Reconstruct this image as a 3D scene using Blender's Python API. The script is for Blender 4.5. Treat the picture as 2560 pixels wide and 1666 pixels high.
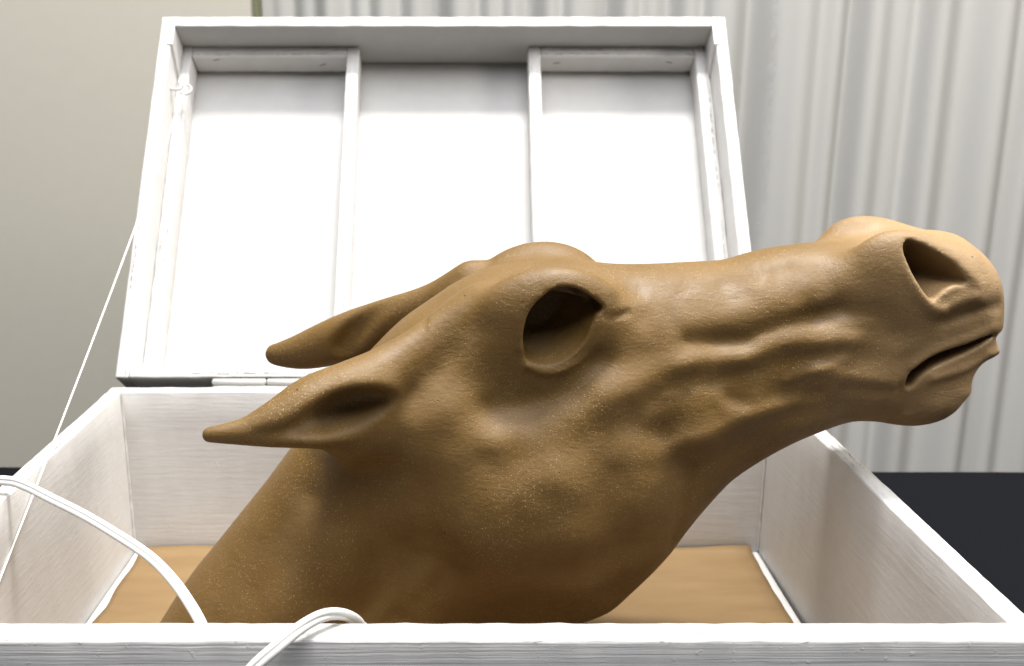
import bpy, bmesh, math, random
import numpy as np
from mathutils import Vector, Matrix, noise

random.seed(7)
for o in list(bpy.data.objects):
    bpy.data.objects.remove(o)
S = bpy.context.scene
C = S.collection

# ------------------------------------------------------------------ camera
# lens constants of the photograph (2560 x 1666): focal length 2500 px, off-centre crop
FPX, CX, CY = 2500.0, 1165.0, 833.0
PITCH = math.atan(647 / 2500.0)
FW = Vector((0, math.cos(PITCH), -math.sin(PITCH)))
UP = Vector((0, math.sin(PITCH), math.cos(PITCH)))
cam = bpy.data.cameras.new('camera')
co = bpy.data.objects.new('camera', cam)
C.objects.link(co)
co.rotation_euler = (math.pi / 2 - PITCH, 0, 0)
cam.sensor_width = 36
cam.lens = 36 * FPX / 2560
cam.shift_x = (1280 - CX) / 2560
cam.clip_start = 0.01
cam.clip_end = 50
cam.dof.use_dof = True
cam.dof.focus_distance = 0.50
cam.dof.aperture_fstop = 13
S.camera = co

# ------------------------------------------------------------------ light
w = bpy.data.worlds.new('World')
S.world = w
w.use_nodes = True
w.node_tree.nodes['Background'].inputs[0].default_value = (0.93, 0.96, 1.0, 1)
w.node_tree.nodes['Background'].inputs[1].default_value = 0.05


def lamp(name, loc, target, size, power, col, size_y=None):
    l = bpy.data.lights.new(name, 'AREA')
    l.shape = 'RECTANGLE'
    l.size = size
    l.size_y = size_y or size
    l.energy = power
    l.color = col
    o = bpy.data.objects.new(name, l)
    C.objects.link(o)
    o.location = loc
    o.rotation_euler = (Vector(target) - Vector(loc)).to_track_quat('-Z', 'Y').to_euler()
    return o


lamp('ceiling_spot', (0.24, 0.62, 2.70), (0.0, 0.60, -0.2), 0.34, 158, (1.0, 0.97, 0.92), 1.0)
lamp('ceiling_bounce_fill', (0.0, -0.15, 1.80), (0.0, -0.10, 0), 2.6, 90, (0.97, 0.97, 1.0), 1.8)  # added soft fill, standing in for bounce off the unseen white ceiling
lamp('side_light', (1.05, 0.50, 0.42), (0.24, 0.54, -0.11), 0.25, 8, (1.0, 0.95, 0.86))

S.view_settings.view_transform = 'Standard'
S.view_settings.look = 'None'
S.view_settings.exposure = 0.14
S.view_settings.gamma = 1.0


# ------------------------------------------------------------------ helpers
def at(px, py, Y):
    """point seen at photo pixel (px, py) on the vertical plane at depth Y"""
    d = FW + UP * ((CY - py) / FPX) + Vector(((px - CX) / FPX, 0, 0))
    return d * (Y / d.y)


def at_z(px, py, Z):
    d = FW + UP * ((CY - py) / FPX) + Vector(((px - CX) / FPX, 0, 0))
    return d * (Z / d.z)


def link(name, mesh, mats, parent=None, smooth=False):
    o = bpy.data.objects.new(name, mesh)
    C.objects.link(o)
    for m in (mats if isinstance(mats, (list, tuple)) else [mats]):
        mesh.materials.append(m)
    if smooth:
        mesh.polygons.foreach_set('use_smooth', [True] * len(mesh.polygons))
    if parent:
        o.parent = parent
    return o


def tag(o, label=None, cat=None, group=None, kind=None):
    for k, v in (('label', label), ('category', cat), ('group', group), ('kind', kind)):
        if v:
            o[k] = v
    return o


def mesh_from(name, verts, faces):
    m = bpy.data.meshes.new(name)
    m.from_pydata([tuple(v) for v in verts], [], faces)
    m.update()
    return m


class NT:
    """small shader builder"""

    def __init__(self, name):
        self.m = bpy.data.materials.new(name)
        self.m.use_nodes = True
        self.t = self.m.node_tree
        self.b = self.t.nodes['Principled BSDF']

    def n(self, typ, **kw):
        nd = self.t.nodes.new(typ)
        for k, v in kw.items():
            if k == 'op':
                nd.operation = v
            elif k == 'sock':
                for i, val in v.items():
                    nd.inputs[i].default_value = val
            else:
                setattr(nd, k, v)
        return nd

    def l(self, a, b):
        self.t.links.new(a, b)

    def coords(self, scale, src='Object', rot=(0, 0, 0)):
        tc = self.n('ShaderNodeTexCoord')
        mp = self.n('ShaderNodeMapping')
        mp.inputs['Scale'].default_value = scale
        mp.inputs['Rotation'].default_value = rot
        self.l(tc.outputs[src], mp.inputs['Vector'])
        return mp.outputs[0]

    def noise(self, vec, scale=1.0, detail=4, rough=0.55, dist=0.0):
        nd = self.n('ShaderNodeTexNoise')
        nd.inputs['Scale'].default_value = scale
        nd.inputs['Detail'].default_value = detail
        nd.inputs['Roughness'].default_value = rough
        nd.inputs['Distortion'].default_value = dist
        self.l(vec, nd.inputs['Vector'])
        return nd.outputs['Fac']

    def ramp(self, fac, stops):
        nd = self.n('ShaderNodeValToRGB')
        e = nd.color_ramp.elements
        while len(e) < len(stops):
            e.new(0.5)
        for el, (p, c) in zip(e, stops):
            el.position = p
            el.color = (c, c, c, 1) if not isinstance(c, tuple) else (*c, 1)
        self.l(fac, nd.inputs[0])
        return nd.outputs[0]

    def mix(self, fac, a, b, mode='MIX'):
        nd = self.n('ShaderNodeMix', data_type='RGBA', blend_type=mode)
        for sock, v in ((nd.inputs[0], fac), (nd.inputs[6], a), (nd.inputs[7], b)):
            if isinstance(v, (int, float)):
                sock.default_value = v
            elif isinstance(v, tuple):
                sock.default_value = (*v, 1)
            else:
                self.l(v, sock)
        return nd.outputs[2]

    def math(self, op, a, b=0.0, clamp=False):
        nd = self.n('ShaderNodeMath', op=op, use_clamp=clamp)
        for i, v in enumerate((a, b)):
            if isinstance(v, (int, float)):
                nd.inputs[i].default_value = v
            else:
                self.l(v, nd.inputs[i])
        return nd.outputs[0]

    def bump(self, height, dist, strength=1.0, prev=None):
        nd = self.n('ShaderNodeBump')
        nd.inputs['Strength'].default_value = strength
        nd.inputs['Distance'].default_value = dist
        self.l(height, nd.inputs['Height'])
        if prev:
            self.l(prev, nd.inputs['Normal'])
        return nd.outputs[0]

    def out(self, col=None, rough=0.5, normal=None, spec=0.5):
        if col is not None:
            if isinstance(col, tuple):
                self.b.inputs['Base Color'].default_value = (*col, 1)
            else:
                self.l(col, self.b.inputs['Base Color'])
        if isinstance(rough, (int, float)):
            self.b.inputs['Roughness'].default_value = rough
        else:
            self.l(rough, self.b.inputs['Roughness'])
        self.b.inputs['Specular IOR Level'].default_value = spec
        if normal:
            self.l(normal, self.b.inputs['Normal'])
        return self.m


# ------------------------------------------------------------------ materials
def mat_white(name, stretch, strength, rough=0.42, tone=1.0):
    """brushed white paint; the strokes run along the stretched axis"""
    k = NT(name)
    v = k.coords(stretch)
    n1 = k.noise(v, 1.0, 5, 0.6, 0.4)
    n2 = k.noise(k.coords((90, 90, 90)), 1.0, 3)
    n3 = k.noise(k.coords((260, 260, 260)), 1.0, 2)
    lumps = k.ramp(n3, [(0.66, 0.0), (0.76, 1.0)])
    h = k.math('ADD', k.math('MULTIPLY', n1, 1.0), k.math('MULTIPLY', lumps, 0.22))
    nb = k.bump(h, 0.0006, strength)
    col = k.mix(k.ramp(n2, [(0.3, 0.0), (0.8, 1.0)]), (0.62 * tone, 0.612 * tone, 0.60 * tone), (0.58 * tone, 0.572 * tone, 0.555 * tone))
    return k.out(col, rough, nb, 0.4)


def mat_ply(name):
    """painted plywood edge: rows of small pits running along the board (UV: x metres, y across)"""
    k = NT(name)
    tc = k.n('ShaderNodeTexCoord')
    mp = k.n('ShaderNodeMapping')
    mp.inputs['Scale'].default_value = (190, 9, 1)
    k.l(tc.outputs['UV'], mp.inputs['Vector'])
    n1 = k.noise(mp.outputs[0], 1.0, 3, 0.6, 0.3)
    sx = k.n('ShaderNodeSeparateXYZ')
    k.l(tc.outputs['UV'], sx.inputs[0])
    mp2 = k.n('ShaderNodeMapping')
    mp2.inputs['Scale'].default_value = (14, 0.2, 1)
    k.l(tc.outputs['UV'], mp2.inputs['Vector'])
    wob = k.math('MULTIPLY', k.math('SUBTRACT', k.noise(mp2.outputs[0], 1.0, 2), 0.5), 0.25)
    y = k.math('ADD', sx.outputs[1], wob)
    a = k.math('SUBTRACT', 1.0, k.math('MULTIPLY', k.math('ABSOLUTE', k.math('SUBTRACT', y, 0.27)), 6.5), True)
    b = k.math('SUBTRACT', 1.0, k.math('MULTIPLY', k.math('ABSOLUTE', k.math('SUBTRACT', y, 0.75)), 6.5), True)
    rows = k.math('MAXIMUM', a, b)
    mp3 = k.n('ShaderNodeMapping')
    mp3.inputs['Scale'].default_value = (11, 2, 1)
    k.l(tc.outputs['UV'], mp3.inputs['Vector'])
    patch = k.ramp(k.noise(mp3.outputs[0], 1.0, 2), [(0.42, 0.0), (0.66, 1.0)])
    pit = k.math('MULTIPLY', k.math('MULTIPLY', rows, k.ramp(n1, [(0.47, 0.0), (0.56, 1.0)])), patch)
    fine = k.noise(k.coords((140, 140, 140)), 1.0, 4)
    h = k.math('SUBTRACT', k.math('MULTIPLY', fine, 0.6), k.math('MULTIPLY', pit, 1.2))
    nb = k.bump(h, 0.0008, 0.6)
    col = k.mix(k.math('MULTIPLY', pit, 0.95), (0.48, 0.473, 0.462), (0.17, 0.155, 0.14))  # edge white set darker in the colour to tame blown-out lit rims
    return k.out(col, 0.45, nb, 0.35)


def mat_clay():
    k = NT('fired_brown_clay')
    v = k.coords((1, 1, 1))
    big = k.noise(v, 9.0, 4, 0.55)
    mid = k.noise(v, 38.0, 5, 0.6, 0.6)
    smear = k.noise(k.coords((70, 130, 210), rot=(0, 0.30, 0)), 1.0, 5, 0.62, 1.6)
    base = k.mix(k.ramp(big, [(0.32, 0.0), (0.68, 1.0)]), (0.104, 0.0545, 0.008), (0.141, 0.078, 0.016))
    base = k.mix(k.math('MULTIPLY', k.ramp(mid, [(0.35, 0.0), (0.75, 1.0)]), 0.45), base, (0.134, 0.076, 0.022))
    # paler and yellower towards the muzzle
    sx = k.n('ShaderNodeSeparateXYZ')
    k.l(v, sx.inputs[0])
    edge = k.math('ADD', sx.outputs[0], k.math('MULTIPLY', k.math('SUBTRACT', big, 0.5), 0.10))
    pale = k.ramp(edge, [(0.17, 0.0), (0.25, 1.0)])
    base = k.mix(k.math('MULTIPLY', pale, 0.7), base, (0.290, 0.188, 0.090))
    # grog: fine pale grains and a few dark pinholes
    dens = k.ramp(k.noise(v, 24.0, 3), [(0.36, 0.15), (0.64, 1.0)])
    gr = None
    for sc, r0, r1, lo_, hi_, amt in ((340, 0.06, 0.16, 0.88, 0.91, 0.7), (680, 0.12, 0.28, 0.74, 0.84, 0.6), (1150, 0.16, 0.36, 0.62, 0.80, 0.5)):
        vo = k.n('ShaderNodeTexVoronoi')
        vo.inputs['Scale'].default_value = sc
        k.l(v, vo.inputs['Vector'])
        grain = k.ramp(vo.outputs['Distance'], [(r0, 1.0), (r1, 0.0)])
        pick = k.n('ShaderNodeSeparateColor')
        k.l(vo.outputs['Color'], pick.inputs[0])
        few = k.ramp(pick.outputs[0], [(lo_, 0.0), (hi_, amt)])
        g1 = k.math('MULTIPLY', k.math('MULTIPLY', grain, few), dens)
        gr = g1 if gr is None else k.math('MAXIMUM', gr, g1)
    base = k.mix(k.math('MULTIPLY', gr, 0.9), base, (0.52, 0.39, 0.21))
    vo2 = k.n('ShaderNodeTexVoronoi')
    vo2.inputs['Scale'].default_value = 95
    k.l(v, vo2.inputs['Vector'])
    p2 = k.n('ShaderNodeSeparateColor')
    k.l(vo2.outputs['Color'], p2.inputs[0])
    hole = k.math('MULTIPLY', k.ramp(vo2.outputs['Distance'], [(0.035, 1.0), (0.075, 0.0)]),
                  k.ramp(p2.outputs[1], [(0.80, 0.0), (0.84, 1.0)]))
    base = k.mix(k.math('MULTIPLY', hole, 0.85), base, (0.035, 0.02, 0.01))
    fine = k.noise(v, 420.0, 4, 0.65)
    h = k.math('ADD', k.math('MULTIPLY', smear, 0.55), k.math('MULTIPLY', fine, 0.45))
    h = k.math('ADD', h, k.math('MULTIPLY', mid, 0.9))
    h = k.math('ADD', h, k.math('MULTIPLY', gr, 0.35))
    h = k.math('SUBTRACT', h, k.math('MULTIPLY', hole, 1.0))
    nb = k.bump(h, 0.0007, 0.72)
    rough = k.ramp(mid, [(0.3, 0.48), (0.7, 0.72)])
    return k.out(base, rough, nb, 0.46)


def mat_paper():
    k = NT('brown_kraft_paper')
    v = k.coords((1, 1, 1))
    n1 = k.noise(k.coords((14, 60, 20)), 1.0, 4)
    n2 = k.noise(v, 300, 3)
    col = k.mix(k.ramp(n1, [(0.3, 0.0), (0.75, 1.0)]), (0.165, 0.103, 0.045), (0.20, 0.130, 0.060))
    nb = k.bump(k.math('ADD', n1, k.math('MULTIPLY', n2, 0.12)), 0.0012, 0.5)
    return k.out(col, 0.62, nb, 0.3)


def mat_plain(name, col, rough=0.5, bump=0.0, scale=200, spec=0.4, var=0.0):
    k = NT(name)
    v = k.coords((1, 1, 1))
    n1 = k.noise(v, scale, 4)
    c2 = tuple(c * (1 - var) for c in col)
    c = k.mix(n1, col, c2)
    nb = k.bump(n1, 0.0008, bump) if bump else None
    return k.out(c, rough, nb, spec)


M_front = mat_white('white_paint_strokes_x', (7, 300, 520), 1.0)
M_back = mat_white('white_paint_back', (26, 200, 330), 0.35)
M_side = mat_white('white_paint_side', (200, 30, 330), 0.35)
M_lid = mat_white('white_paint_lid', (60, 60, 60), 0.16, 0.5)
M_panel = mat_white('white_paint_shade_darkened', (40, 40, 40), 0.12, 0.5, 0.66)  # same white paint, darkened to deepen the lid's shade and curb its glare
M_ply = mat_ply('painted_plywood_edge')
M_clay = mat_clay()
M_paper = mat_paper()
M_cord = mat_plain('white_cord_vinyl', (0.56, 0.555, 0.54), 0.32, 0.05, 400)
M_string = mat_plain('white_string', (0.82, 0.81, 0.77), 0.7, 0.3, 1500)
M_metal = mat_plain('painted_metal', (0.42, 0.42, 0.40), 0.35, 0.2, 300)
M_nail = mat_plain('grey_steel', (0.22, 0.21, 0.20), 0.5)
M_black = mat_plain('black_cloth', (0.006, 0.0065, 0.0085), 0.95, 0.5, 900, 0.05, 0.4)
M_wall = mat_plain('beige_wall_paint', (0.47, 0.45, 0.385), 0.7, 0.1, 60, 0.3, 0.06)
M_edge = mat_plain('olive_edge_trim', (0.14, 0.15, 0.08), 0.6)
M_curtain = mat_plain('grey_white_curtain', (0.40, 0.395, 0.38), 0.8, 0.25, 700, 0.2, 0.08)
M_print = mat_plain('faded_grey_print', (0.30, 0.30, 0.305), 0.8)
M_floor = mat_plain('grey_floor', (0.20, 0.19, 0.18), 0.6, 0.1, 30)


# ------------------------------------------------------------------ boards
def board_mesh(name, size, bevel=0.0012, step=0.005, jitter=0.00038, seed=0):
    """painted plywood board, centred on its origin; edge faces take material slot 1.
    UV: x metres along the board, y 0..1 across the thickness"""
    bm = bmesh.new()
    bmesh.ops.create_cube(bm, size=1.0)
    bmesh.ops.scale(bm, vec=size, verts=bm.verts)
    bmesh.ops.bevel(bm, geom=list(bm.edges), offset=bevel, segments=2, profile=0.6, affect='EDGES')
    order = sorted(range(3), key=lambda i: -size[i])
    la, ma, ta = order
    for ax in (la, ma):
        n = int(size[ax] / (step if ax == la else step * 4))
        for i in range(1, n):
            p = [0, 0, 0]
            p[ax] = -size[ax] / 2 + size[ax] * i / n
            nn = [0, 0, 0]
            nn[ax] = 1
            bmesh.ops.bisect_plane(bm, geom=bm.verts[:] + bm.edges[:] + bm.faces[:], plane_co=p, plane_no=nn)
    off = Vector((seed * 3.7, seed * 1.3, 0))
    for v in bm.verts:
        d = noise.noise_vector(v.co * 85 + off) + noise.noise_vector(v.co * 260 + off) * 0.6
        v.co += d * jitter
    uv = bm.loops.layers.uv.new('UVMap')
    bm.normal_update()
    for f in bm.faces:
        n = f.normal
        f.material_index = 0 if abs(n[ta]) > 0.8 else 1
        along = ma if abs(n[la]) > 0.7 else la
        for lp in f.loops:
            c = lp.vert.co
            lp[uv].uv = (c[along] + seed * 0.37, c[ta] / size[ta] + 0.5)
        f.smooth = True
    m = bpy.data.meshes.new(name)
    bm.to_mesh(m)
    bm.free()
    return m


_seed = [0]


def board(name, lo, hi, parent, face_mat=None, **kw):
    _seed[0] += 1
    size = [hi[i] - lo[i] for i in range(3)]
    m = board_mesh(name, size, seed=_seed[0], **kw)
    o = link(name, m, [face_mat or M_lid, M_ply], parent)
    o.location = [(hi[i] + lo[i]) / 2 for i in range(3)]
    return o


# ------------------------------------------------------------------ room
TZ = -0.362
FLOOR = TZ - 0.75
bm = bmesh.new()
bmesh.ops.create_grid(bm, x_segments=2, y_segments=2, size=3)
m = bpy.data.meshes.new('floor')
bm.to_mesh(m)
bm.free()
o = tag(link('floor', m, M_floor), kind='structure')
o.location = (0, 0.5, FLOOR)

# left wall panel: ends in a narrow olive edge just left of the curtain
xw = at(634, 20, 1.22).x
bm = bmesh.new()
bmesh.ops.create_cube(bm, size=1)
bmesh.ops.scale(bm, vec=(2.2, 0.03, 2.6), verts=bm.verts)
bmesh.ops.bevel(bm, geom=list(bm.edges), offset=0.003, segments=2, affect='EDGES')
m = bpy.data.meshes.new('wall')
bm.to_mesh(m)
bm.free()
wall = tag(link('wall', m, M_wall), kind='structure')
wall.location = (xw - 1.1, 1.235, FLOOR + 1.3)
bm = bmesh.new()
bmesh.ops.create_cube(bm, size=1)
bmesh.ops.scale(bm, vec=(0.004, 0.034, 2.6), verts=bm.verts)
bmesh.ops.bevel(bm, geom=list(bm.edges), offset=0.001, segments=1, affect='EDGES')
m = bpy.data.meshes.new('edge_trim')
bm.to_mesh(m)
bm.free()
o = link('edge_trim', m, M_edge, wall)
o.location = (1.1 + 0.0022, 0, 0)

# curtain: one hanging sheet, folds placed where the photograph shows them
YC = 1.30
dark = [(690, 14, .5), (735, 16, .6), (800, 14, .5), (872, 18, .8), (930, 12, .5), (1000, 14, .6), (1090, 18, 1.), (1190, 12, .5), (1255, 14, .6),
        (1318, 20, 1.1), (1400, 12, .5), (1508, 16, .8), (1590, 12, .5), (1668, 15, .7), (1740, 12, .5), (1872, 24, 1.8),
        (2040, 20, .7), (2125, 18, 1.3), (2222, 22, .8), (2290, 20, 1.2), (2415, 34, 1.1), (2545, 20, 1.1),
        (2640, 25, 1.), (2750, 30, .9), (2850, 25, 1.1), (2960, 30, .9)]
fx = [(at(a, 300, YC).x, b * 0.00085, c) for a, b, c in dark]
x0, x1 = xw - 0.05, 1.35
nx, nz = 520, 26
verts, faces = [], []
for j in range(nz + 1):
    z = FLOOR + 0.03 + (2.45) * j / nz
    for i in range(nx + 1):
        x = x0 + (x1 - x0) * i / nx
        y = 0
        for a, b, c in fx:
            q = (x - a - 0.006 * noise.noise(Vector((a * 40, z * 1.6, 0)))) / b
            y += 0.024 * c * math.exp(-q * q)
        y += 0.004 * math.sin(x * 52 + 1.3 * math.sin(x * 31))
        y += 0.004 * noise.noise(Vector((x * 22, z * 1.2, 3)))
        verts.append((x, YC + y, z))
for j in range(nz):
    for i in range(nx):
        a = j * (nx + 1) + i
        faces.append((a, a + 1, a + nx + 2, a + nx + 1))
m = mesh_from('curtain', verts, faces)
cur = tag(link('curtain', m, M_curtain, smooth=True),
          'pale grey pleated curtain hanging behind the white box', 'curtain')
md = cur.modifiers.new('thickness', 'SOLIDIFY')
md.thickness = 0.0015
md.offset = 1
# faint print running down the flat selvedge of the curtain (illegible in the photograph)
rp = random.Random(3)
for (px, py, ww, hh) in [(1938, 8, 18, 8), (1934, 40, 12, 6), (1936, 72, 16, 9), (1930, 90, 14, 5), (1934, 120, 6, 14), (1930, 165, 26, 7),
                         (1930, 200, 6, 20), (1928, 226, 14, 6), (1926, 262, 10, 8), (1920, 305, 12, 6),
                         (1922, 335, 7, 18), (1914, 355, 8, 14), (1916, 390, 15, 5), (1914, 425, 8, 8),
                         (1914, 470, 6, 26), (1900, 560, 18, 6)]:
    c = at(px, py, YC - 0.003)
    bm = bmesh.new()
    sx, sz = ww * 0.00042, hh * 0.00042
    r = bmesh.ops.create_cube(bm, size=1)
    bmesh.ops.scale(bm, vec=(sx, 0.0006, sz), verts=r['verts'])
    bmesh.ops.rotate(bm, matrix=Matrix.Rotation(rp.uniform(-.3, .3), 3, 'Y'), verts=r['verts'])
    bmesh.ops.translate(bm, vec=c, verts=r['verts'])
    m = bpy.data.meshes.new('printed_mark')
    bm.to_mesh(m)
    bm.free()
    link('printed_mark', m, M_print, cur)

# table under a black cloth
yb0 = at_z(60, 1168, TZ).y
yb1 = at_z(2400, 1181, TZ).y
xl, xr, yf = -1.0, 1.1, 0.12
top = []
nx, ny = 60, 24
verts, faces = [], []
for j in range(ny + 1):
    for i in range(nx + 1):
        x = xl + (xr - xl) * i / nx
        t = (x + 0.47) / 0.95
        yb = yb0 + (yb1 - yb0) * min(max(t, -.5), 1.5)
        y = yf + (yb - yf) * j / ny
        verts.append((x, y, TZ + 0.0004 * noise.noise(Vector((x * 9, y * 9, 0)))))
for j in range(ny):
    for i in range(nx):
        a = j * (nx + 1) + i
        faces.append((a, a + 1, a + nx + 2, a + nx + 1))
# hanging sides
ring = [i for i in range(nx + 1)] + [j * (nx + 1) + nx for j in range(1, ny + 1)] + \
       [ny * (nx + 1) + i for i in range(nx - 1, -1, -1)] + [j * (nx + 1) for j in range(ny - 1, 0, -1)]
cx, cy = (xl + xr) / 2, (yf + yb0) / 2
prev = ring
for lev, (dz, outw) in enumerate([(0.006, 0.004), (0.25, 0.012), (0.70, 0.03)]):
    cur_ring = []
    for q, idx in enumerate(ring):
        x, y, z = verts[idx]
        wv = 0.012 * math.sin(q * 0.9) * lev
        dx = math.copysign(1, x - cx) if abs(x - xl) < 1e-6 or abs(x - xr) < 1e-6 else 0
        dy = (1 if y > cy else -1) if not dx else 0
        verts.append((x + dx * (outw + wv), y + dy * (outw + wv), TZ - dz))
        cur_ring.append(len(verts) - 1)
    L = len(ring)
    for q in range(L):
        a, b = prev[q], prev[(q + 1) % L]
        faces.append((a, cur_ring[q], cur_ring[(q + 1) % L], b))
    prev = cur_ring
m = mesh_from('covered_table', verts, faces)
tag(link('covered_table', m, M_black, smooth=True), 'table under a black cloth that the white box stands on', 'table')

# ------------------------------------------------------------------ box
RZ = -0.224
box = bpy.data.objects.new('display_box', None)
C.objects.link(box)
box.location = (0, 0.54, TZ)
tag(box, 'open white painted plywood box with its ribbed lid propped back', 'box')
bpy.context.view_layer.update()


def bb(lo, hi):
    d = Vector(box.location)
    return Vector(lo) - d, Vector(hi) - d


BZ = TZ + 0.001
lo, hi = bb((-0.2620, 0.3655, BZ), (0.2410, 0.3785, RZ))
board('front_panel', lo, hi, box, M_front, bevel=0.0022)
lo, hi = bb((-0.2620, 0.6955, BZ), (0.2335, 0.7060, RZ))
board('back_panel', lo, hi, box, M_back)
lo, hi = bb((-0.2620, 0.3788, BZ), (-0.2520, 0.6952, RZ - 0.0003))
board('side_panel', lo, hi, box, M_side)
lo, hi = bb((0.2225, 0.3788, BZ), (0.2330, 0.6952, RZ - 0.0003))
o = board('side_panel', lo, hi, box, M_side)
# the right side board splays out a little towards the front
o.rotation_euler = (0, 0, 0.022)
o.location.x += 0.0035
lo, hi = bb((-0.2515, 0.379, BZ + 0.0005), (0.2220, 0.695, -0.3515))
board('floor_board', lo, hi, box, M_lid)
# bead of paint in the back corners
for sx in (-0.2522, 0.2226):
    vs, fs = [], []
    nseg = 40
    for i in range(nseg + 1):
        z = -0.350 + (RZ - 0.002 + 0.350) * i / nseg
        r = 0.0009 + 0.0006 * noise.noise(Vector((sx * 50, z * 180, 2)))
        for k in range(8):
            a = k * math.pi / 4
            vs.append((sx + math.copysign(0.0006, -sx) + r * math.cos(a) - box.location.x,
                       0.6952 + r * math.sin(a) - box.location.y, z - box.location.z))
    for i in range(nseg):
        for k in range(8):
            fs.append((i * 8 + k, i * 8 + (k + 1) % 8, (i + 1) * 8 + (k + 1) % 8, (i + 1) * 8 + k))
    link('paint_bead', mesh_from('paint_bead', vs, fs), M_lid, box, True)

def tube(points, radius, seg=10, closed=False):
    pts = [Vector(p) for p in points]
    n = len(pts)
    vs, fs = [], []
    side = None
    for i, p in enumerate(pts):
        if closed:
            t = (pts[(i + 1) % n] - pts[i - 1]).normalized()
        else:
            t = (pts[min(i + 1, n - 1)] - pts[max(i - 1, 0)]).normalized()
        if side is None:
            side = t.orthogonal().normalized()
        side = (side - t * side.dot(t)).normalized()
        up = t.cross(side)
        r = radius[i] if isinstance(radius, list) else radius
        for k in range(seg):
            a = 2 * math.pi * k / seg
            vs.append(p + side * (r * math.cos(a)) + up * (r * math.sin(a)))
    for i in range(n if closed else n - 1):
        j = (i + 1) % n
        for k in range(seg):
            fs.append((i * seg + k, i * seg + (k + 1) % seg, j * seg + (k + 1) % seg, j * seg + k))
    if not closed:
        fs.append(tuple(range(seg))[::-1])
        fs.append(tuple((n - 1) * seg + k for k in range(seg)))
    return vs, fs


# lid: local x across, y up the lid, z towards the viewer (depth D is z = -D)
LB = Vector((0, 0.714, -0.219))
LT = Vector((0, 0.903, 0.048))
LH = (LT - LB).length
LL = (LT - LB).normalized()
ang = math.atan2(LL.z, LL.y)
lx0, lx1 = -0.2620, 0.2235
PD = 0.051
BD = 0.0275


def lid_board(name, x0, x1, s0, s1, d0, d1, mat=None, **kw):
    return board(name, (x0, s0, -d1), (x1, s1, -d0), lid, mat or M_lid, **kw)


pm = board_mesh('lid', (lx1 - lx0 - 0.002, LH - 0.0130, 0.006), seed=91, jitter=0.0001)
for v in pm.vertices:
    v.co += Vector(((lx0 + lx1) / 2, LH / 2 - 0.0049, -PD - 0.003))
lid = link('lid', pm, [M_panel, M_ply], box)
lid.location = LB - Vector(box.location)
lid.rotation_euler = (ang, 0, 0)
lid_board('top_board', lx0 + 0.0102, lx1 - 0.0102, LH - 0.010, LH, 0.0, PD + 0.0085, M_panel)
lid_board('bottom_board', lx0 + 0.0102, lx1 - 0.0102, 0.0, 0.010, 0.0, PD - 0.0002)
lid_board('side_board', lx0, lx0 + 0.0100, 0.0, LH, 0.0, PD - 0.0003)
lid_board('side_board', lx1 - 0.0100, lx1, 0.0, LH, 0.0, PD - 0.0003)
bx = [(-0.2518, -0.2422), (-0.1050, -0.0945), (0.0548, 0.0655), (0.2018, 0.2133)]
for a, b in bx:
    lid_board('batten', a, b, 0.0104, LH - 0.0103, BD, PD - 0.0003)
for a, b in ((bx[0][1], bx[1][0]), (bx[2][1], bx[3][0])):
    lid_board('batten', a + 0.0002, b - 0.0002, LH - 0.0208, LH - 0.0104, BD + 0.0004, PD - 0.0003)


# bent brads showing in the undersides of the top battens
for px, py, an in ((541, 150, 0.35), (808, 162, 0.4), (1392, 158, 0.2), (1672, 156, -0.3)):
    d = FW + UP * ((CY - py) / FPX) + Vector(((px - CX) / FPX, 0, 0))
    n_ = LL                                   # batten underside is square to the lid's length
    p_ = LB + LL * (LH - 0.0209)
    q_ = d * (p_.dot(n_) / d.dot(n_))
    r_ = q_ - LB
    N_ = Vector((0, LL.z, -LL.y))
    c_ = Vector((r_.x, LH - 0.0209, -r_.dot(N_)))
    e_ = Vector((math.cos(an), 0, math.sin(an))) * 0.0034
    vs, fs = tube([c_ - e_, c_ - e_ * 0.3, c_ + e_ * 0.4, c_ + e_], [0.0003, 0.0006, 0.0006, 0.0003], 6)
    link('brad_nail', mesh_from('brad_nail', vs, fs), M_nail, lid, True)


# triangular gussets in the top corners
def gusset(x, t, sgn):
    prof = [(LH - 0.001, -0.0012), (LH - 0.029, -0.0012), (LH - 0.0425, BD - 0.0004), (LH - 0.0105, BD - 0.0004),
            (LH - 0.0105, 0.0008), (LH - 0.001, 0.0008)]
    bm = bmesh.new()
    a = [bm.verts.new((x, s, -d)) for s, d in prof]
    b = [bm.verts.new((x + t * sgn, s, -d)) for s, d in prof]
    n = len(prof)
    bm.faces.new(a)
    bm.faces.new(b[::-1])
    for i in range(n):
        bm.faces.new((a[i], b[i], b[(i + 1) % n], a[(i + 1) % n]))
    bmesh.ops.recalc_face_normals(bm, faces=bm.faces)
    bmesh.ops.bevel(bm, geom=list(bm.edges), offset=0.0005, segments=2, affect='EDGES')
    m = bpy.data.meshes.new('gusset')
    bm.to_mesh(m)
    bm.free()
    return link('gusset', m, M_lid, lid)


gusset(lx0 + 0.0070, 0.0050, 1)
gusset(lx1 - 0.0070, 0.0050, -1)


# screw eye in the left side board of the lid
ec = Vector((-0.2385, 0.2622, -0.0135))
pts = [ec + Vector((-0.0137, 0.0006, 0)), ec + Vector((-0.0110, 0.0004, 0)), ec + Vector((-0.0072, 0.0002, 0)), ec + Vector((-0.0052, 0.0004, 0.0002))]
for k in range(1, 25):
    a = math.pi - 2 * math.pi * k / 25.5
    pts.append(ec + Vector((0.0046 * math.cos(a), 0.0046 * math.sin(a), 0.0004 * k / 25)))
vs, fs = tube(pts, 0.0011, 10)
link('screw_eye', mesh_from('screw_eye', vs, fs), M_metal, lid, True)


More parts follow.
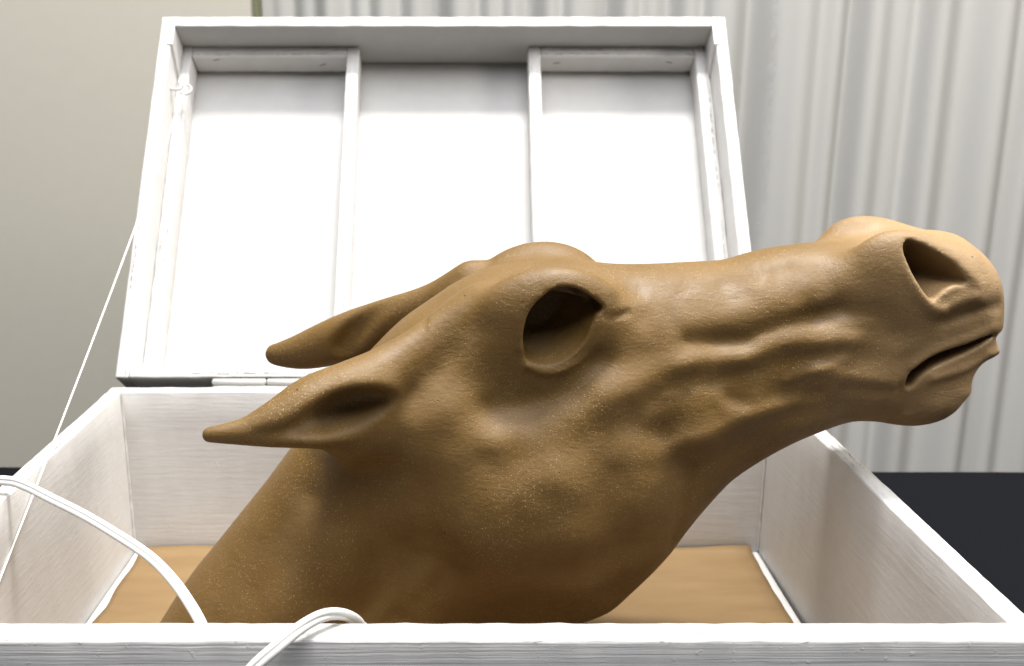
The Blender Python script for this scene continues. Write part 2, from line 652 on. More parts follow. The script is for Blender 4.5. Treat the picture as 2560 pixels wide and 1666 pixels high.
def lid_pt(x, s, d):
    N = Vector((0, LL.z, -LL.y))
    return LB + Vector((x, 0, 0)) + LL * s + N * d


# hinge on the back rim
hx0, hx1, hx2 = at(533, 955, 0.712).x, at(668, 955, 0.712).x, at(760, 955, 0.712).x
hy, hz = 0.7095, RZ + 0.0026
hp = bpy.data.meshes.new('hinge')
vs, fs = [], []
for a, b in ((hx0, hx1 - 0.0003), (hx1 + 0.0003, hx2), (hx2 + 0.0006, hx2 + 0.035)):
    pl = [Vector((a, hy, hz)), Vector((a + 0.0008, hy, hz)), Vector(((a + b) / 2, hy, hz)), Vector((b - 0.0008, hy, hz)), Vector((b, hy, hz))]
    v2, f2 = tube([p - Vector(box.location) for p in pl], [0.0014, 0.0027, 0.0027, 0.0027, 0.0018], 12)
    k0 = len(vs)
    vs += v2
    fs += [tuple(i + k0 for i in f) for f in f2]
hp.from_pydata([tuple(v) for v in vs], [], fs)
hinge = link('hinge', hp, M_metal, box, True)
lo, hi = bb((hx0 + 0.001, 0.7062, RZ - 0.030), (hx2 + 0.034, 0.7078, RZ + 0.0005))
board('hinge_leaf', lo, hi, hinge, M_metal, bevel=0.0004)

# ------------------------------------------------------------------ brown paper lining
PZ = -0.3506
nx, ny = 90, 60
verts, faces = [], []
for j in range(ny + 1):
    for i in range(nx + 1):
        u, v = i / nx, j / ny
        x = -0.2455 + 0.4610 * u
        y = 0.384 + (0.6940 - 0.384) * v
        z = PZ + 0.0008 + 0.0011 * noise.noise(Vector((x * 18, y * 26, 1))) + 0.0005 * noise.noise(Vector((x * 60, y * 60, 5)))
        curl = max(0, v - 0.95) / 0.05
        z += curl ** 2 * (0.0022 + 0.0018 * math.sin(x * 30 + 1.2))
        edge = max(0, 0.03 - u) / 0.03
        x += edge * 0.0018 * noise.noise(Vector((y * 40, 7, 0)))
        e2 = max(0, u - 0.97) / 0.03
        x += e2 * 0.0012 * noise.noise(Vector((y * 45, 2, 0)))
        verts.append((x, y, z))
for j in range(ny):
    for i in range(nx):
        a = j * (nx + 1) + i
        faces.append((a, a + 1, a + nx + 2, a + nx + 1))
m = mesh_from('paper_lining', verts, faces)
o = tag(link('paper_lining', m, M_paper, smooth=True), 'brown kraft paper lying on the floor of the white box', 'paper')
md = o.modifiers.new('thickness', 'SOLIDIFY')
md.thickness = 0.0003
md.offset = -1

# ------------------------------------------------------------------ string
p0 = lid_pt(-0.2392, 0.2605, 0.0125)
p1 = Vector((-0.2522, 0.470, -0.2760))
pts = [lid_pt(-0.2500, 0.2800, 0.0262), lid_pt(-0.2440, 0.2720, 0.0200), lid_pt(-0.2398, 0.2664, 0.0130), lid_pt(-0.2388, 0.2630, 0.0118)]
for i in range(25):
    t = i / 24
    p = p0.lerp(p1, t)
    p.z -= 0.004 * math.sin(math.pi * t)
    pts.append(p)
vs, fs = tube(pts, 0.00052, 8)
tag(link('string', mesh_from('string', vs, fs), M_string, smooth=True),
    'thin white string from the lid screw eye to the left side of the box', 'string')


# ------------------------------------------------------------------ lamp cord
def catmull(P, n):
    out = []
    for i in range(len(P) - 1):
        a, b, c, d = P[max(i - 1, 0)], P[i], P[i + 1], P[min(i + 2, len(P) - 1)]
        for k in range(n):
            t = k / n
            out.append(0.5 * ((2 * b) + (c - a) * t + (2 * a - 5 * b + 4 * c - d) * t * t + (3 * b - a - 3 * c + d) * t ** 3))
    out.append(P[-1])
    return out


cp = [Vector((-0.330, 0.500, -0.262)), Vector((-0.290, 0.505, -0.228)), at(-30, 1209, 0.512), at(22, 1203, 0.511), at(66, 1216, 0.508),
      at(126, 1246, 0.502), at(210, 1288, 0.492), at(294, 1338, 0.480), at(357, 1379, 0.468), at(399, 1414, 0.456),
      at(441, 1461, 0.443), at(475, 1510, 0.430), at(504, 1562, 0.418), at(535, 1640, 0.408),
      Vector((-0.095, 0.4000, -0.318)), Vector((-0.066, 0.3990, -0.318)), Vector((-0.046, 0.3965, -0.280)), at(908, 1592, 0.3925),
      at(897, 1560, 0.3865), at(874, 1542, 0.3810), at(838, 1535, 0.3755), at(798, 1543, 0.3700), at(748, 1572, 0.3635), at(693, 1617, 0.3570),
      at(628, 1676, 0.3520), at(590, 1740, 0.3500), at(565, 1830, 0.3500)]
path = catmull(cp, 10)
vs, fs = [], []
prof = []
for k in range(28):
    a = 2 * math.pi * k / 28
    r = 0.00275 * math.sqrt(max(0.0, 0.38 + 0.62 * abs(math.cos(a)) ** 1.3)) * (1.0 - 0.30 * math.exp(-((abs(math.cos(a))) / 0.20) ** 2))
    prof.append((r * math.cos(a), r * math.sin(a) * 0.74))
n = len(path)
for i, p in enumerate(path):
    t = (path[min(i + 1, n - 1)] - path[max(i - 1, 0)]).normalized()
    if i == 0:
        up = Vector((0.1, -0.75, 0.65))
    up = (up - t * up.dot(t)).normalized()
    view = Vector((0.05, -0.85, 0.5))
    vw = view - t * view.dot(t)
    up = (up + vw * 0.12).normalized()
    side = t.cross(up)
    for a, b in prof:
        vs.append(p + side * a + up * b)
K = len(prof)
for i in range(n - 1):
    for k in range(K):
        fs.append((i * K + k, i * K + (k + 1) % K, (i + 1) * K + (k + 1) % K, (i + 1) * K + k))
fs.append(tuple(range(K))[::-1])
fs.append(tuple((n - 1) * K + k for k in range(K)))
tag(link('lamp_cord', mesh_from('lamp_cord', vs, fs), M_cord, smooth=True),
    'white twin lamp cord looping over the rim of the box', 'cord')

# ------------------------------------------------------------------ horse head
# The sculpture is modelled as a field: a side profile swollen to a half-width that
# varies over the head, with bumps and hollows, ears, eye sockets, nostrils and mouth
# worked into it; both halves are mirrored about the plane y = YM and one mesh is drawn out of it.
YM = 0.545
YN = 0.492
KD = 2560 / 2380.0


def xz(u, v, Y):
    p = at(u * KD, v * KD, Y)
    return p.x, p.z


def poly_sd(P, X, Z):
    """signed distance to closed polygon (negative inside)"""
    d = np.full(X.shape, 1e9, np.float32)
    inside = np.zeros(X.shape, bool)
    n = len(P)
    for i in range(n):
        (ax, az), (bx_, bz) = P[i], P[(i + 1) % n]
        ex, ez = bx_ - ax, bz - az
        t = np.clip(((X - ax) * ex + (Z - az) * ez) / (ex * ex + ez * ez + 1e-12), 0, 1)
        d = np.minimum(d, (X - ax - t * ex) ** 2 + (Z - az - t * ez) ** 2)
        if abs(ez) > 1e-12:
            c = ((az > Z) != (bz > Z)) & (X < (bx_ - ax) * (Z - az) / ez + ax)
            inside ^= c
    d = np.sqrt(d)
    return np.where(inside, -d, d).astype(np.float32)


def line_d(P, X, Z):
    d = np.full(X.shape, 1e9, np.float32)
    for (ax, az), (bx_, bz) in zip(P[:-1], P[1:]):
        ex, ez = bx_ - ax, bz - az
        t = np.clip(((X - ax) * ex + (Z - az) * ez) / (ex * ex + ez * ez + 1e-12), 0, 1)
        d = np.minimum(d, (X - ax - t * ex) ** 2 + (Z - az - t * ez) ** 2)
    return np.sqrt(d)


def smooth_poly(P, n=4, closed=True):
    V = [Vector((a, b, 0)) for a, b in P]
    if closed:
        V = [V[-1]] + V + [V[0], V[1]]
        out = []
        for i in range(1, len(V) - 2):
            a, b, c, d = V[i - 1], V[i], V[i + 1], V[i + 2]
            for k in range(n):
                t = k / n
                q = 0.5 * ((2 * b) + (c - a) * t + (2 * a - 5 * b + 4 * c - d) * t * t + (3 * b - a - 3 * c + d) * t ** 3)
                out.append((q.x, q.y))
        return out
    return [(q.x, q.y) for q in catmull(V, n)]


def blur(A, s):
    r = int(3 * s)
    k = np.exp(-0.5 * (np.arange(-r, r + 1) / s) ** 2)
    k /= k.sum()
    for ax in (0, 1):
        A = np.apply_along_axis(lambda q: np.convolve(np.pad(q, r, mode='edge'), k, mode='valid'), ax, A)
    return A.astype(np.float32)


HS = 0.0012
gx = np.arange(-0.305, 0.292, HS, dtype=np.float32)
gz = np.arange(-0.356, -0.040, HS, dtype=np.float32)
gy = np.arange(-HS * 1.5, 0.105, HS, dtype=np.float32)   # |y| from the mirror plane
X2, Z2 = np.meshgrid(gx, gz, indexing='ij')

# side profile on the mirror plane (photo pixels at 2380 wide)
YT, YB = YM + 0.004, YM - 0.022
prof_top = [(672, 1045), (735, 960), (800, 880), (860, 815), (930, 745), (1000, 695), (1060, 655), (1120, 628), (1180, 612), (1250, 603), (1340, 603),
            (1420, 612), (1500, 613), (1600, 608), (1680, 603), (1740, 586), (1800, 573), (1880, 563), (1960, 558), (2040, 553)]
prof_front = [(2110, 549), (2160, 545), (2205, 545), (2245, 553), (2275, 573), (2303, 598), (2323, 628), (2335, 665), (2338, 700), (2338, 738), (2334, 764), (2324, 777), (2319, 784),
              (2330, 792), (2332, 806), (2327, 821), (2308, 837), (2281, 852), (2265, 880), (2262, 910), (2240, 937), (2213, 966), (2170, 988), (2120, 997), (2070, 993), (2040, 988)]
prof_bot = [(1990, 1002), (1920, 1025), (1850, 1056), (1780, 1096), (1720, 1136), (1680, 1175), (1640, 1222), (1610, 1262),
            (1575, 1312), (1530, 1367), (1480, 1417), (1425, 1462), (1340, 1492), (1240, 1505), (1140, 1512), (1075, 1535), (1050, 1640),
            (700, 1660), (260, 1660), (315, 1540), (372, 1446), (440, 1340), (500, 1265), (560, 1190), (620, 1115)]
P = [xz(u, v, YT) for u, v in prof_top] + [xz(u, v, YM - 0.012) for u, v in prof_front] + \
    [xz(u, v, YB) for u, v in prof_bot[:14]] + [xz(u, v, YM - 0.03) for u, v in prof_bot[14:19]] + [xz(u, v, YT) for u, v in prof_bot[19:]]
sd = -poly_sd(smooth_poly(P, 3), X2, Z2)

# half width W and edge roundness R, spread from control points (u, v, W mm, R mm)
ctrl = [(420, 1440, 46, 50), (560, 1340, 43, 46), (640, 1200, 39, 42), (720, 1090, 42, 38), (760, 1300, 52, 48), (860, 1440, 36, 50), (680, 1440, 54, 50),
        (900, 1150, 44, 48), (950, 1300, 36, 50), (800, 960, 44, 30), (880, 860, 44, 30), (1000, 800, 40, 34), (1000, 950, 54, 45), (1060, 860, 47, 44), (1080, 1050, 59, 60),
        (1150, 1200, 66, 72), (1300, 1130, 65, 74), (1300, 1240, 67, 70), (1320, 1330, 47, 60), (1450, 1150, 57, 64), (1480, 1290, 41, 56), (1250, 1440, 25, 55), (1450, 1400, 24, 46),
        (1130, 720, 37, 34), (1250, 670, 37, 34), (1150, 860, 47, 50), (1250, 960, 50, 58), (1290, 770, 43, 40), (1400, 800, 43, 42), (1400, 680, 33, 28), (1400, 960, 52, 55), (1400, 1050, 57, 60),
        (1550, 680, 30, 26), (1550, 800, 39, 38), (1550, 900, 46, 42), (1600, 1020, 48, 42), (1630, 1120, 36, 34),
        (1700, 660, 28, 24), (1700, 760, 35, 34), (1700, 860, 41, 38), (1750, 960, 43, 36), (1760, 1050, 31, 28),
        (1880, 640, 27, 26), (1880, 740, 34, 32), (1880, 860, 38, 34), (1900, 960, 35, 28), (2020, 620, 31, 26), (2020, 740, 36, 32), (2020, 860, 38, 32), (2020, 950, 33, 26),
        (2130, 600, 35, 24), (2150, 740, 38, 28), (2150, 840, 36, 26), (2220, 620, 33, 24), (2270, 700, 33, 24), (2300, 760, 30, 20), (2250, 780, 34, 22),
        (2150, 920, 31, 22), (2230, 870, 28, 18), (2290, 815, 25, 14), (2100, 970, 29, 20)]
wsum = np.zeros_like(X2)
W = np.zeros_like(X2)
R = np.zeros_like(X2)
for u, v, a, b in ctrl:
    x, z = xz(u, v, YM - a * 0.0009)
    q = 1.0 / (((X2 - x) ** 2 + (Z2 - z) ** 2) / 0.012 ** 2 + 0.35) ** 2
    wsum += q
    W += q * a * 0.001
    R += q * b * 0.001
W = blur(W / wsum, 6)
R = blur(R / wsum, 6)

H0 = W * np.sqrt(np.clip(1 - np.clip(1 - sd / R, 0, 1) ** 2, 0.05, 1))


def sxz(u, v):
    """where a photo point lies on the near side of the head"""
    Y = YN
    for _ in range(4):
        x, z = xz(u, v, Y)
        i = int(np.clip((x - gx[0]) / HS, 0, len(gx) - 1))
        j = int(np.clip((z - gz[0]) / HS, 0, len(gz) - 1))
        Y = YM - float(H0[i, j])
    return xz(u, v, Y)


PX = 0.000224          # metres per pixel of the 2380-wide photo at the near side of the head


def stroke(pts, r, amp, mode='g'):
    """raise (+) or press (-) a soft stroke of clay: radius r px, amplitude mm"""
    Q = [sxz(u, v) for u, v in pts]
    if len(Q) == 1:
        d = np.hypot(X2 - Q[0][0], Z2 - Q[0][1])
    else:
        if len(Q) > 2:
            Q = smooth_poly(Q, 5, False)
        d = line_d(Q, X2, Z2)
    global W
    W = W + amp * 0.001 * np.exp(-(d / (r * PX)) ** 2)


# --- temple, brow and eye surroundings
stroke([(1195, 730), (1165, 790)], 45, 2.5)
stroke([(1110, 660), (1180, 650), (1240, 668)], 30, 1.5)
stroke([(1150, 962), (1219, 955), (1290, 930), (1345, 893), (1385, 835)], 38, -4.2)
stroke([(1225, 918)], 62, -4.0)
stroke([(1150, 905)], 60, -1.2)
stroke([(1225, 851), (1265, 867), (1305, 861), (1343, 839), (1372, 806), (1388, 770), (1398, 733)], 9, 1.9)
stroke([(1211, 800), (1213, 750), (1232, 708), (1262, 681), (1295, 663), (1330, 662), (1363, 673), (1394, 700)], 11, 1.3)
stroke([(1394, 724), (1420, 728), (1455, 724)], 9, -1.6)
# --- facial crest and the long folds of the cheek
stroke([(1170, 1015), (1260, 1003), (1372, 952), (1460, 910)], 49, 2.4)
stroke([(1395, 893), (1507, 868), (1582, 845)], 38, 1.9)
stroke([(1470, 955), (1545, 915), (1605, 887)], 34, -1.9)
stroke([(1582, 843), (1657, 829), (1732, 824), (1788, 800), (1850, 791), (1976, 795)], 27, 1.8)
stroke([(1600, 800), (1676, 800), (1732, 796), (1770, 777), (1826, 757), (1901, 740), (1960, 728)], 25, -2.4)
stroke([(1670, 803), (1735, 799)], 22, -1.0)
stroke([(1600, 742), (1680, 735), (1751, 712), (1807, 684), (1882, 660)], 29, 1.6)
stroke([(1850, 712), (1910, 708)], 22, 0.8)
stroke([(1413, 680), (1488, 678)], 17, -1.4)
stroke([(1540, 672), (1620, 668)], 20, -0.7)
stroke([(1680, 660), (1770, 642), (1850, 620)], 15, -1.5)
stroke([(1650, 640), (1715, 636)], 16, 1.0)
stroke([(1700, 690), (1735, 684)], 16, -0.8)
stroke([(1490, 738)], 25, -1.2)
stroke([(1905, 735), (1970, 726), (2040, 740), (2075, 775)], 40, -2.6)
stroke([(1960, 748), (2030, 752)], 10, 0.6)
stroke([(1657, 890), (1713, 878), (1770, 862), (1845, 842), (1905, 833)], 25, -1.8)
stroke([(1700, 900), (1790, 905), (1870, 900)], 38, -1.4)
stroke([(1700, 927), (1751, 944), (1807, 928), (1850, 920), (1905, 916)], 20, -1.6)
stroke([(1830, 886), (1920, 853), (1965, 836)], 13, 1.0)
stroke([(1960, 820), (2040, 832), (2100, 838)], 27, -1.4)
stroke([(1905, 862), (1990, 880), (2070, 893)], 20, 1.2)
stroke([(1970, 905), (2055, 905)], 18, -1.1)
stroke([(1582, 1035), (1638, 1016), (1695, 987), (1751, 958), (1850, 932)], 27, 2.1)
stroke([(1620, 1085), (1695, 1042), (1751, 1012), (1790, 985), (1860, 962), (1960, 950)], 34, -2.1)
stroke([(1605, 895), (1577, 966), (1550, 1008)], 29, -1.2)
stroke([(1545, 925), (1560, 918), (1572, 925)], 8, 0.6)
stroke([(1950, 640), (2030, 600), (2080, 580)], 29, 0.8)
# --- jowl, throat and neck
stroke([(1335, 1121)], 85, 1.6)


stroke([(1450, 990), (1560, 1020), (1590, 1090)], 30, -1.6)
stroke([(1597, 1120), (1585, 1190), (1560, 1270)], 22, -2.0)
stroke([(965, 1060), (962, 1160), (985, 1260)], 40, 1.8)
stroke([(900, 1030), (872, 1130), (880, 1290), (905, 1440)], 66, -6.0)
stroke([(1060, 1340), (1050, 1430), (1040, 1520)], 48, -4.0)
stroke([(1000, 1320), (930, 1395), (850, 1470)], 32, 2.6)
stroke([(716, 1080), (718, 1150)], 40, -4.5)
stroke([(680, 1050), (664, 1110), (648, 1170), (610, 1225)], 30, 1.8)
stroke([(768, 1060), (795, 1110), (780, 1180)], 26, 1.8)
stroke([(960, 1040), (1000, 980), (1060, 940)], 40, 1.2)
# --- nostril rim, lips, chin
stroke([(2092, 565), (2095, 615), (2118, 660), (2150, 703), (2180, 722)], 15, 3.0)
stroke([(2140, 552), (2190, 575), (2240, 625), (2275, 660)], 16, 1.6)
stroke([(2195, 712), (2235, 692), (2270, 690)], 18, 2.6)
stroke([(2200, 745), (2270, 722), (2320, 712)], 16, -2.2)
stroke([(2130, 850), (2190, 812), (2250, 790), (2310, 765)], 16, 1.2)
stroke([(2170, 880), (2240, 858), (2300, 828)], 14, 1.6)
stroke([(2095, 905), (2110, 950)], 16, -1.6)
# hand-worked unevenness
rng = np.random.RandomState(5)


def vnoise(scale, amp):
    a = rng.rand(int(0.62 / scale) + 3, int(0.34 / scale) + 3).astype(np.float32) * 2 - 1
    fx_ = (X2 - gx[0]) / scale
    fz_ = (Z2 - gz[0]) / scale
    i, j = fx_.astype(int), fz_.astype(int)
    s, t = fx_ - i, fz_ - j
    s, t = s * s * (3 - 2 * s), t * t * (3 - 2 * t)
    return amp * ((a[i, j] * (1 - s) + a[i + 1, j] * s) * (1 - t) + (a[i, j + 1] * (1 - s) + a[i + 1, j + 1] * s) * t)


W = W + vnoise(0.019, 0.0007) + vnoise(0.0085, 0.00030)
W = np.maximum(W, 0.006)

# --- 3-D field
e = np.clip(1 - sd / R, 0, None)
RW = np.minimum(R, W)
Yv = gy[None, None, :]
F = ((np.sqrt(e[:, :, None] ** 2 + (Yv / W[:, :, None]) ** 2) - 1) * RW[:, :, None]).astype(np.float32)


def smin(a, b, k):
    h = np.clip(0.5 + 0.5 * (b - a) / k, 0, 1)
    return b * (1 - h) + a * h - k * h * (1 - h)


def region(lo, hi, pad=0.03):
    s = []
    for g, a, b in zip((gx, gz, gy), lo, hi):
        i = int(np.clip(np.searchsorted(g, a - pad), 0, len(g)))
        j = int(np.clip(np.searchsorted(g, b + pad), 0, len(g)))
        s.append(slice(i, j))
    return tuple(s)


def grid(sl):
    return np.meshgrid(gx[sl[0]], gz[sl[1]], gy[sl[2]], indexing='ij')


def chain_field(nodes, sl, flat=None):
    """nodes (x, z, y, r): tapered limb"""
    A, B, Yy = grid(sl)
    d = None
    for n0, n1 in zip(nodes[:-1], nodes[1:]):
        e3 = np.array([n1[0] - n0[0], n1[1] - n0[1], n1[2] - n0[2]])
        t = np.clip(((A - n0[0]) * e3[0] + (B - n0[1]) * e3[1] + (Yy - n0[2]) * e3[2]) / (e3 @ e3), 0, 1)
        r = n0[3] + (n1[3] - n0[3]) * t
        dy = (Yy - n0[2] - t * e3[2])
        if flat:
            dy = dy / flat
        q = np.sqrt((A - n0[0] - t * e3[0]) ** 2 + (B - n0[1] - t * e3[1]) ** 2 + dy ** 2) - r
        d = q if d is None else np.minimum(d, q)
    return d.astype(np.float32)


def add_chain(nodes, k, flat=None, cut=False):
    # pass a smooth curve through the nodes, radius included
    V4 = [np.array(n_) for n_ in nodes]
    V4 = [2 * V4[0] - V4[1]] + V4 + [2 * V4[-1] - V4[-2]]
    nodes = []
    for i in range(1, len(V4) - 2):
        a, b, c, d_ = V4[i - 1:i + 3]
        for k_ in range(6):
            t = k_ / 6
            nodes.append(0.5 * ((2 * b) + (c - a) * t + (2 * a - 5 * b + 4 * c - d_) * t * t + (3 * b - a - 3 * c + d_) * t ** 3))
    nodes.append(V4[-2])
    N = np.array(nodes)
    m_ = N[:, 3].max()
    sl = region(N[:, :3].min(0) - m_, N[:, :3].max(0) + m_)
    d = chain_field(nodes, sl, flat)
    F[sl] = -smin(-F[sl], d, k) if cut else smin(F[sl], d, k)


def node(u, v, y, rpx):
    x, z = xz(u, v, YM - y)
    return (x, z, y, rpx * PX)


def ellipsoid(u, v, y, rx, rz, ry, k, rot=0.0):
    x, z = xz(u, v, YM - y)
    sl = region((x - rx, z - rz, y - ry), (x + rx, z + rz, y + ry))
    A, B, Yy = grid(sl)
    c, s_ = math.cos(rot), math.sin(rot)
    a = ((A - x) * c + (B - z) * s_) / rx
    b = (-(A - x) * s_ + (B - z) * c) / rz
    q = np.sqrt(a * a + b * b + ((Yy - y) / ry) ** 2)
    d = ((q - 1) * min(rx, rz, ry)).astype(np.float32)
    F[sl] = smin(F[sl], d, k)


# brow over each eye, nostril wings
ellipsoid(1275, 708, 0.039, 0.033, 0.020, 0.012, 0.018, 0.1)

ellipsoid(2115, 625, 0.026, 0.030, 0.020, 0.012, 0.012, -0.25)


def surface_nets(F, org, h):
    nx_, ny_, nz_ = F.shape
    mn = F[:-1, :-1, :-1].copy()
    mx = mn.copy()
    for a in (0, 1):
        for b in (0, 1):
            for c in (0, 1):
                blk = F[a:nx_ - 1 + a, b:ny_ - 1 + b, c:nz_ - 1 + c]
                np.minimum(mn, blk, out=mn)
                np.maximum(mx, blk, out=mx)
    act = np.argwhere((mn < 0) & (mx >= 0))
    idx = np.full(mn.shape, -1, np.int32)
    idx[act[:, 0], act[:, 1], act[:, 2]] = np.arange(len(act))
    acc = np.zeros((len(act), 3))
    cnt = np.zeros(len(act))
    offs = [(a, b, c) for a in (0, 1) for b in (0, 1) for c in (0, 1)]
    val = {o_: F[act[:, 0] + o_[0], act[:, 1] + o_[1], act[:, 2] + o_[2]] for o_ in offs}
    for o0 in offs:
        for ax in range(3):
            if o0[ax] == 0:
                o1 = list(o0)
                o1[ax] = 1
                f0, f1 = val[o0], val[tuple(o1)]
                m_ = (f0 < 0) != (f1 < 0)
                t = np.where(m_, f0 / np.where(m_, f0 - f1, 1), 0)
                p = np.tile(np.array(o0, float), (len(act), 1))
                p[:, ax] += t
                acc += p * m_[:, None]
                cnt += m_
    V = (act + acc / cnt[:, None]) * h + np.array(org)
    quads = []
    for ax in range(3):
        s0 = [slice(1, -1)] * 3
        s0[ax] = slice(0, -1)
        s1 = [slice(1, -1)] * 3
        s1[ax] = slice(1, None)
        a, b = F[tuple(s0)] < 0, F[tuple(s1)] < 0
        for flip, msk in ((False, a & ~b), (True, ~a & b)):
            e_ = np.argwhere(msk)
            o_ = np.ones(3, int)
            o_[ax] = 0
            e_ = e_ + o_
            u_, v_ = (ax + 1) % 3, (ax + 2) % 3
            q = []
            for du, dv in ((-1, -1), (0, -1), (0, 0), (-1, 0)):
                c = e_.copy()
                c[:, u_] += du
                c[:, v_] += dv
                q.append(idx[c[:, 0], c[:, 1], c[:, 2]])
            q = np.stack(q, 1)
            if flip:
                q = q[:, ::-1]
            quads.append(q)
    Q = np.concatenate(quads)
    return V, Q[(Q >= 0).all(1)]


# mirror: the samples run -1.5h, -0.5h, 0.5h ... so both halves meet exactly
half = F[:, :, 2:]
F = np.concatenate([half[:, :, ::-1], half], axis=2)
gy = np.concatenate([-gy[2:][::-1], gy[2:]])          # signed now: negative is the near side


def ear(nodes, k, flat=None, cut=False):
    sgn = 1 if nodes[0][2] > 0 else -1
    out_ = []
    for u, v, y, r in nodes:
        x, z = xz(u, v, YM + y)
        out_.append((x, z, y, r * (PX if sgn < 0 else 0.000272)))
    add_chain(out_, k, flat, cut)


# near ear: temple ridge running back into the pinned ear, then its cupped opening
ear([(1110, 715, -0.024, 40), (1000, 788, -0.032, 44), (900, 864, -0.044, 62), (820, 922, -0.056, 84), (740, 954, -0.063, 84),
     (660, 981, -0.070, 59), (580, 1002, -0.075, 34), (515, 1009, -0.078, 22), (488, 1011, -0.078, 18)], 0.012, 0.85)
# clay packed behind the ear, so the opening has a floor
ear([(930, 965, -0.036, 50), (850, 968, -0.041, 56), (780, 985, -0.047, 50), (735, 1000, -0.053, 34)], 0.012)
ear([(898, 940, -0.064, 22), (860, 950, -0.070, 42), (805, 968, -0.076, 54), (750, 986, -0.080, 44), (700, 1002, -0.082, 27), (655, 1013, -0.084, 15),
     (590, 1023, -0.086, 5)], 0.0055, 2.0, True)
ear([(878, 944, -0.058, 18), (815, 953, -0.060, 30), (755, 978, -0.066, 20)], 0.004, None, True)
ear([(905, 985, -0.072, 42), (850, 998, -0.074, 48), (795, 1014, -0.081, 42)], 0.012, None, True)
ear([(940, 1000, -0.040, 34), (880, 1015, -0.042, 34), (820, 1030, -0.045, 26)], 0.022)
# far ear, seen from behind
ear([(1090, 650, 0.036, 36), (1000, 705, 0.044, 42), (900, 745, 0.053, 50), (820, 778, 0.060, 56), (755, 802, 0.066, 52), (700, 818, 0.070, 42),
     (655, 824, 0.073, 30), (642, 824, 0.074, 26)], 0.010, 0.75)
ear([(905, 695, 0.038, 14), (855, 728, 0.041, 28), (822, 768, 0.044, 34), (795, 815, 0.046, 34)], 0.006, None, True)


def carve(poly, depth, kx, kz, k, wide=1.0, side=-1, Y=None, wall=True):
    """cut a hollow whose mouth is the given outline, drifting by (kx, kz) per metre of depth"""
    Q = smooth_poly([xz(u, v, Y) if Y else sxz(u, v) for u, v in poly], 4)
    q = np.array(Q)
    lo, hi = q.min(0), q.max(0)
    yr = (-0.09, -0.004) if side < 0 else (0.004, 0.09)
    sl = region((lo[0], lo[1], yr[0]), (hi[0], hi[1], yr[1]), 0.025)
    d2 = poly_sd(Q, X2[sl[0], sl[1]], Z2[sl[0], sl[1]])
    A, B, Yy = grid(sl)
    Yy = Yy * side
    # depth is measured from the rim plane (mean half width under the outline)
    w2 = W[sl[0], sl[1]]
    rim = blur(w2, 8)[:, :, None]
    dep = rim - Yy
    drift = np.clip(dep, 0, 0.018)
    ii = np.clip((A - kx * drift - gx[sl[0]][0]) / HS, 0, d2.shape[0] - 1.001)
    jj = np.clip((B - kz * drift - gz[sl[1]][0]) / HS, 0, d2.shape[1] - 1.001)
    i0, j0 = ii.astype(int), jj.astype(int)
    s_, t_ = ii - i0, jj - j0
    dd = (d2[i0, j0] * (1 - s_) * (1 - t_) + d2[i0 + 1, j0] * s_ * (1 - t_) + d2[i0, j0 + 1] * (1 - s_) * t_ + d2[i0 + 1, j0 + 1] * s_ * t_)
    # rounded bottom
    dn = np.maximum(dep, 0) / depth
    cav = dd + wide * 0.010 * np.clip(dn, 0, 2) ** 3
    cav = np.maximum(cav, (dep - depth) * 0.8)
    # leave a wall of clay standing on every other side
    if wall:
        cav = np.maximum(cav, np.where(dep > 0.008, F[sl] + 0.005, -1))
    F[sl] = -smin(-F[sl], cav.astype(np.float32), k)


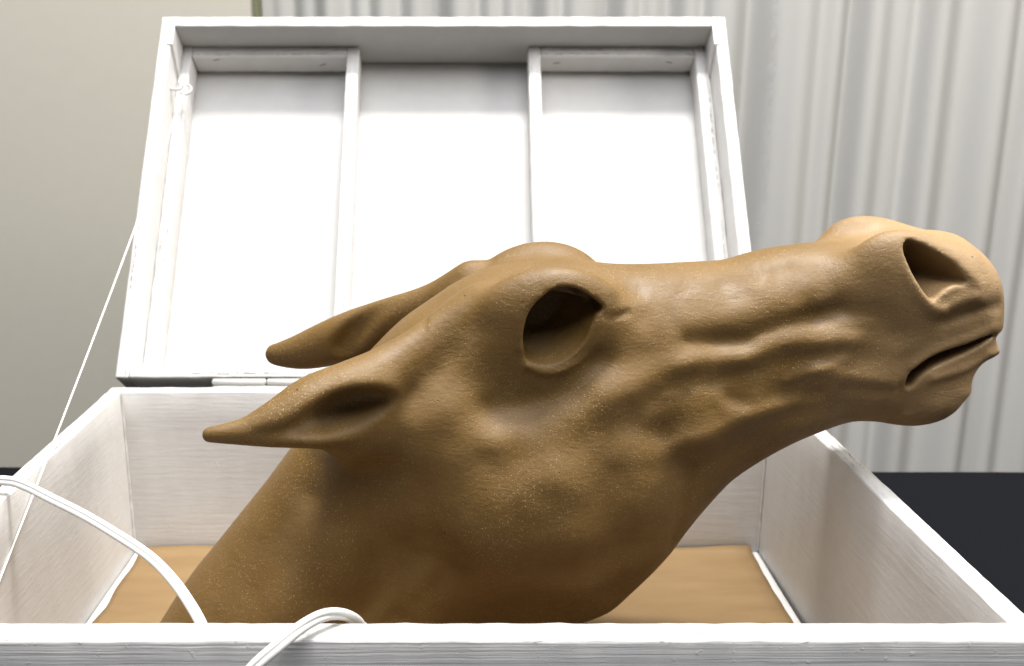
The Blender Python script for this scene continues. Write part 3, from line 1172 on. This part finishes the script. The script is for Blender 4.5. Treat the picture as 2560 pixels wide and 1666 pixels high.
eye = [(1217, 785), (1219, 815), (1225, 842), (1245, 853), (1269, 857), (1302, 850), (1335, 829), (1362, 799), (1377, 766), (1390, 742), (1405, 724),
       (1391, 708), (1357, 684), (1329, 675), (1293, 676), (1266, 692), (1241, 715), (1225, 744)]
carve(eye, 0.021, -0.28, 0.36, 0.0022, 0.8, -1, YN)
carve(eye, 0.018, 0.0, -0.30, 0.0022, 1.0, 1, YN)
nos = [(2111, 583), (2120, 570), (2133, 566), (2155, 573), (2190, 595), (2224, 619), (2245, 645), (2252, 662), (2225, 665), (2198, 677),
       (2175, 697), (2165, 697), (2147, 677), (2127, 642), (2115, 610)]
for s_ in (-1, 1):
    carve(nos, 0.026, -0.55, -0.02, 0.002, 0.6, s_, 0.5050)
mouth = [(2106, 894), (2110, 879), (2120, 864), (2147, 842), (2182, 823), (2241, 803), (2280, 788), (2306, 781), (2314, 785),
         (2300, 794), (2280, 806), (2241, 825), (2200, 843), (2165, 860), (2138, 880), (2121, 898), (2110, 903)]
for s_ in (-1, 1):
    carve(mouth, 0.028, 0.0, 0.10, 0.0012, 0.15, s_, None, False)

# cut flat where the neck stands on the paper
F = np.maximum(F, (-0.3490 - gz)[None, :, None].astype(np.float32))
V, Q = surface_nets(F, (gx[0], gz[0], gy[0]), HS)
# gentle smoothing along the mesh edges
E_ = np.concatenate([Q[:, [0, 1]], Q[:, [1, 2]], Q[:, [2, 3]], Q[:, [3, 0]]])
for it in range(3):
    a_ = np.zeros_like(V)
    c_ = np.zeros(len(V))
    for k in (0, 1):
        for ax in range(3):
            a_[:, ax] += np.bincount(E_[:, k], V[E_[:, 1 - k], ax], len(V))
        c_ += np.bincount(E_[:, k], minlength=len(V))
    L_ = a_ / c_[:, None] - V
    V = V + L_ * (0.6 if it % 2 == 0 else -0.35)
W3 = np.stack([V[:, 0], V[:, 2] + YM, V[:, 1]], 1)
m = bpy.data.meshes.new('horse_head_sculpture')
m.vertices.add(len(W3))
m.vertices.foreach_set('co', W3.astype(np.float32).ravel())
m.loops.add(Q.size)
Qf = Q[:, ::-1]
m.loops.foreach_set('vertex_index', Qf.astype(np.int32).ravel())
m.polygons.add(len(Q))
m.polygons.foreach_set('loop_start', np.arange(0, Q.size, 4, dtype=np.int32))
m.polygons.foreach_set('loop_total', np.full(len(Q), 4, np.int32))
m.update()
m.validate()
bm = bmesh.new()
bm.from_mesh(m)
bmesh.ops.recalc_face_normals(bm, faces=bm.faces)
bm.to_mesh(m)
bm.free()
print('head', len(W3), 'verts')
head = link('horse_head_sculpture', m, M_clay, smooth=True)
tag(head, 'brown clay horse head with pinned ears and hollow eyes rising out of the white box', 'sculpture')
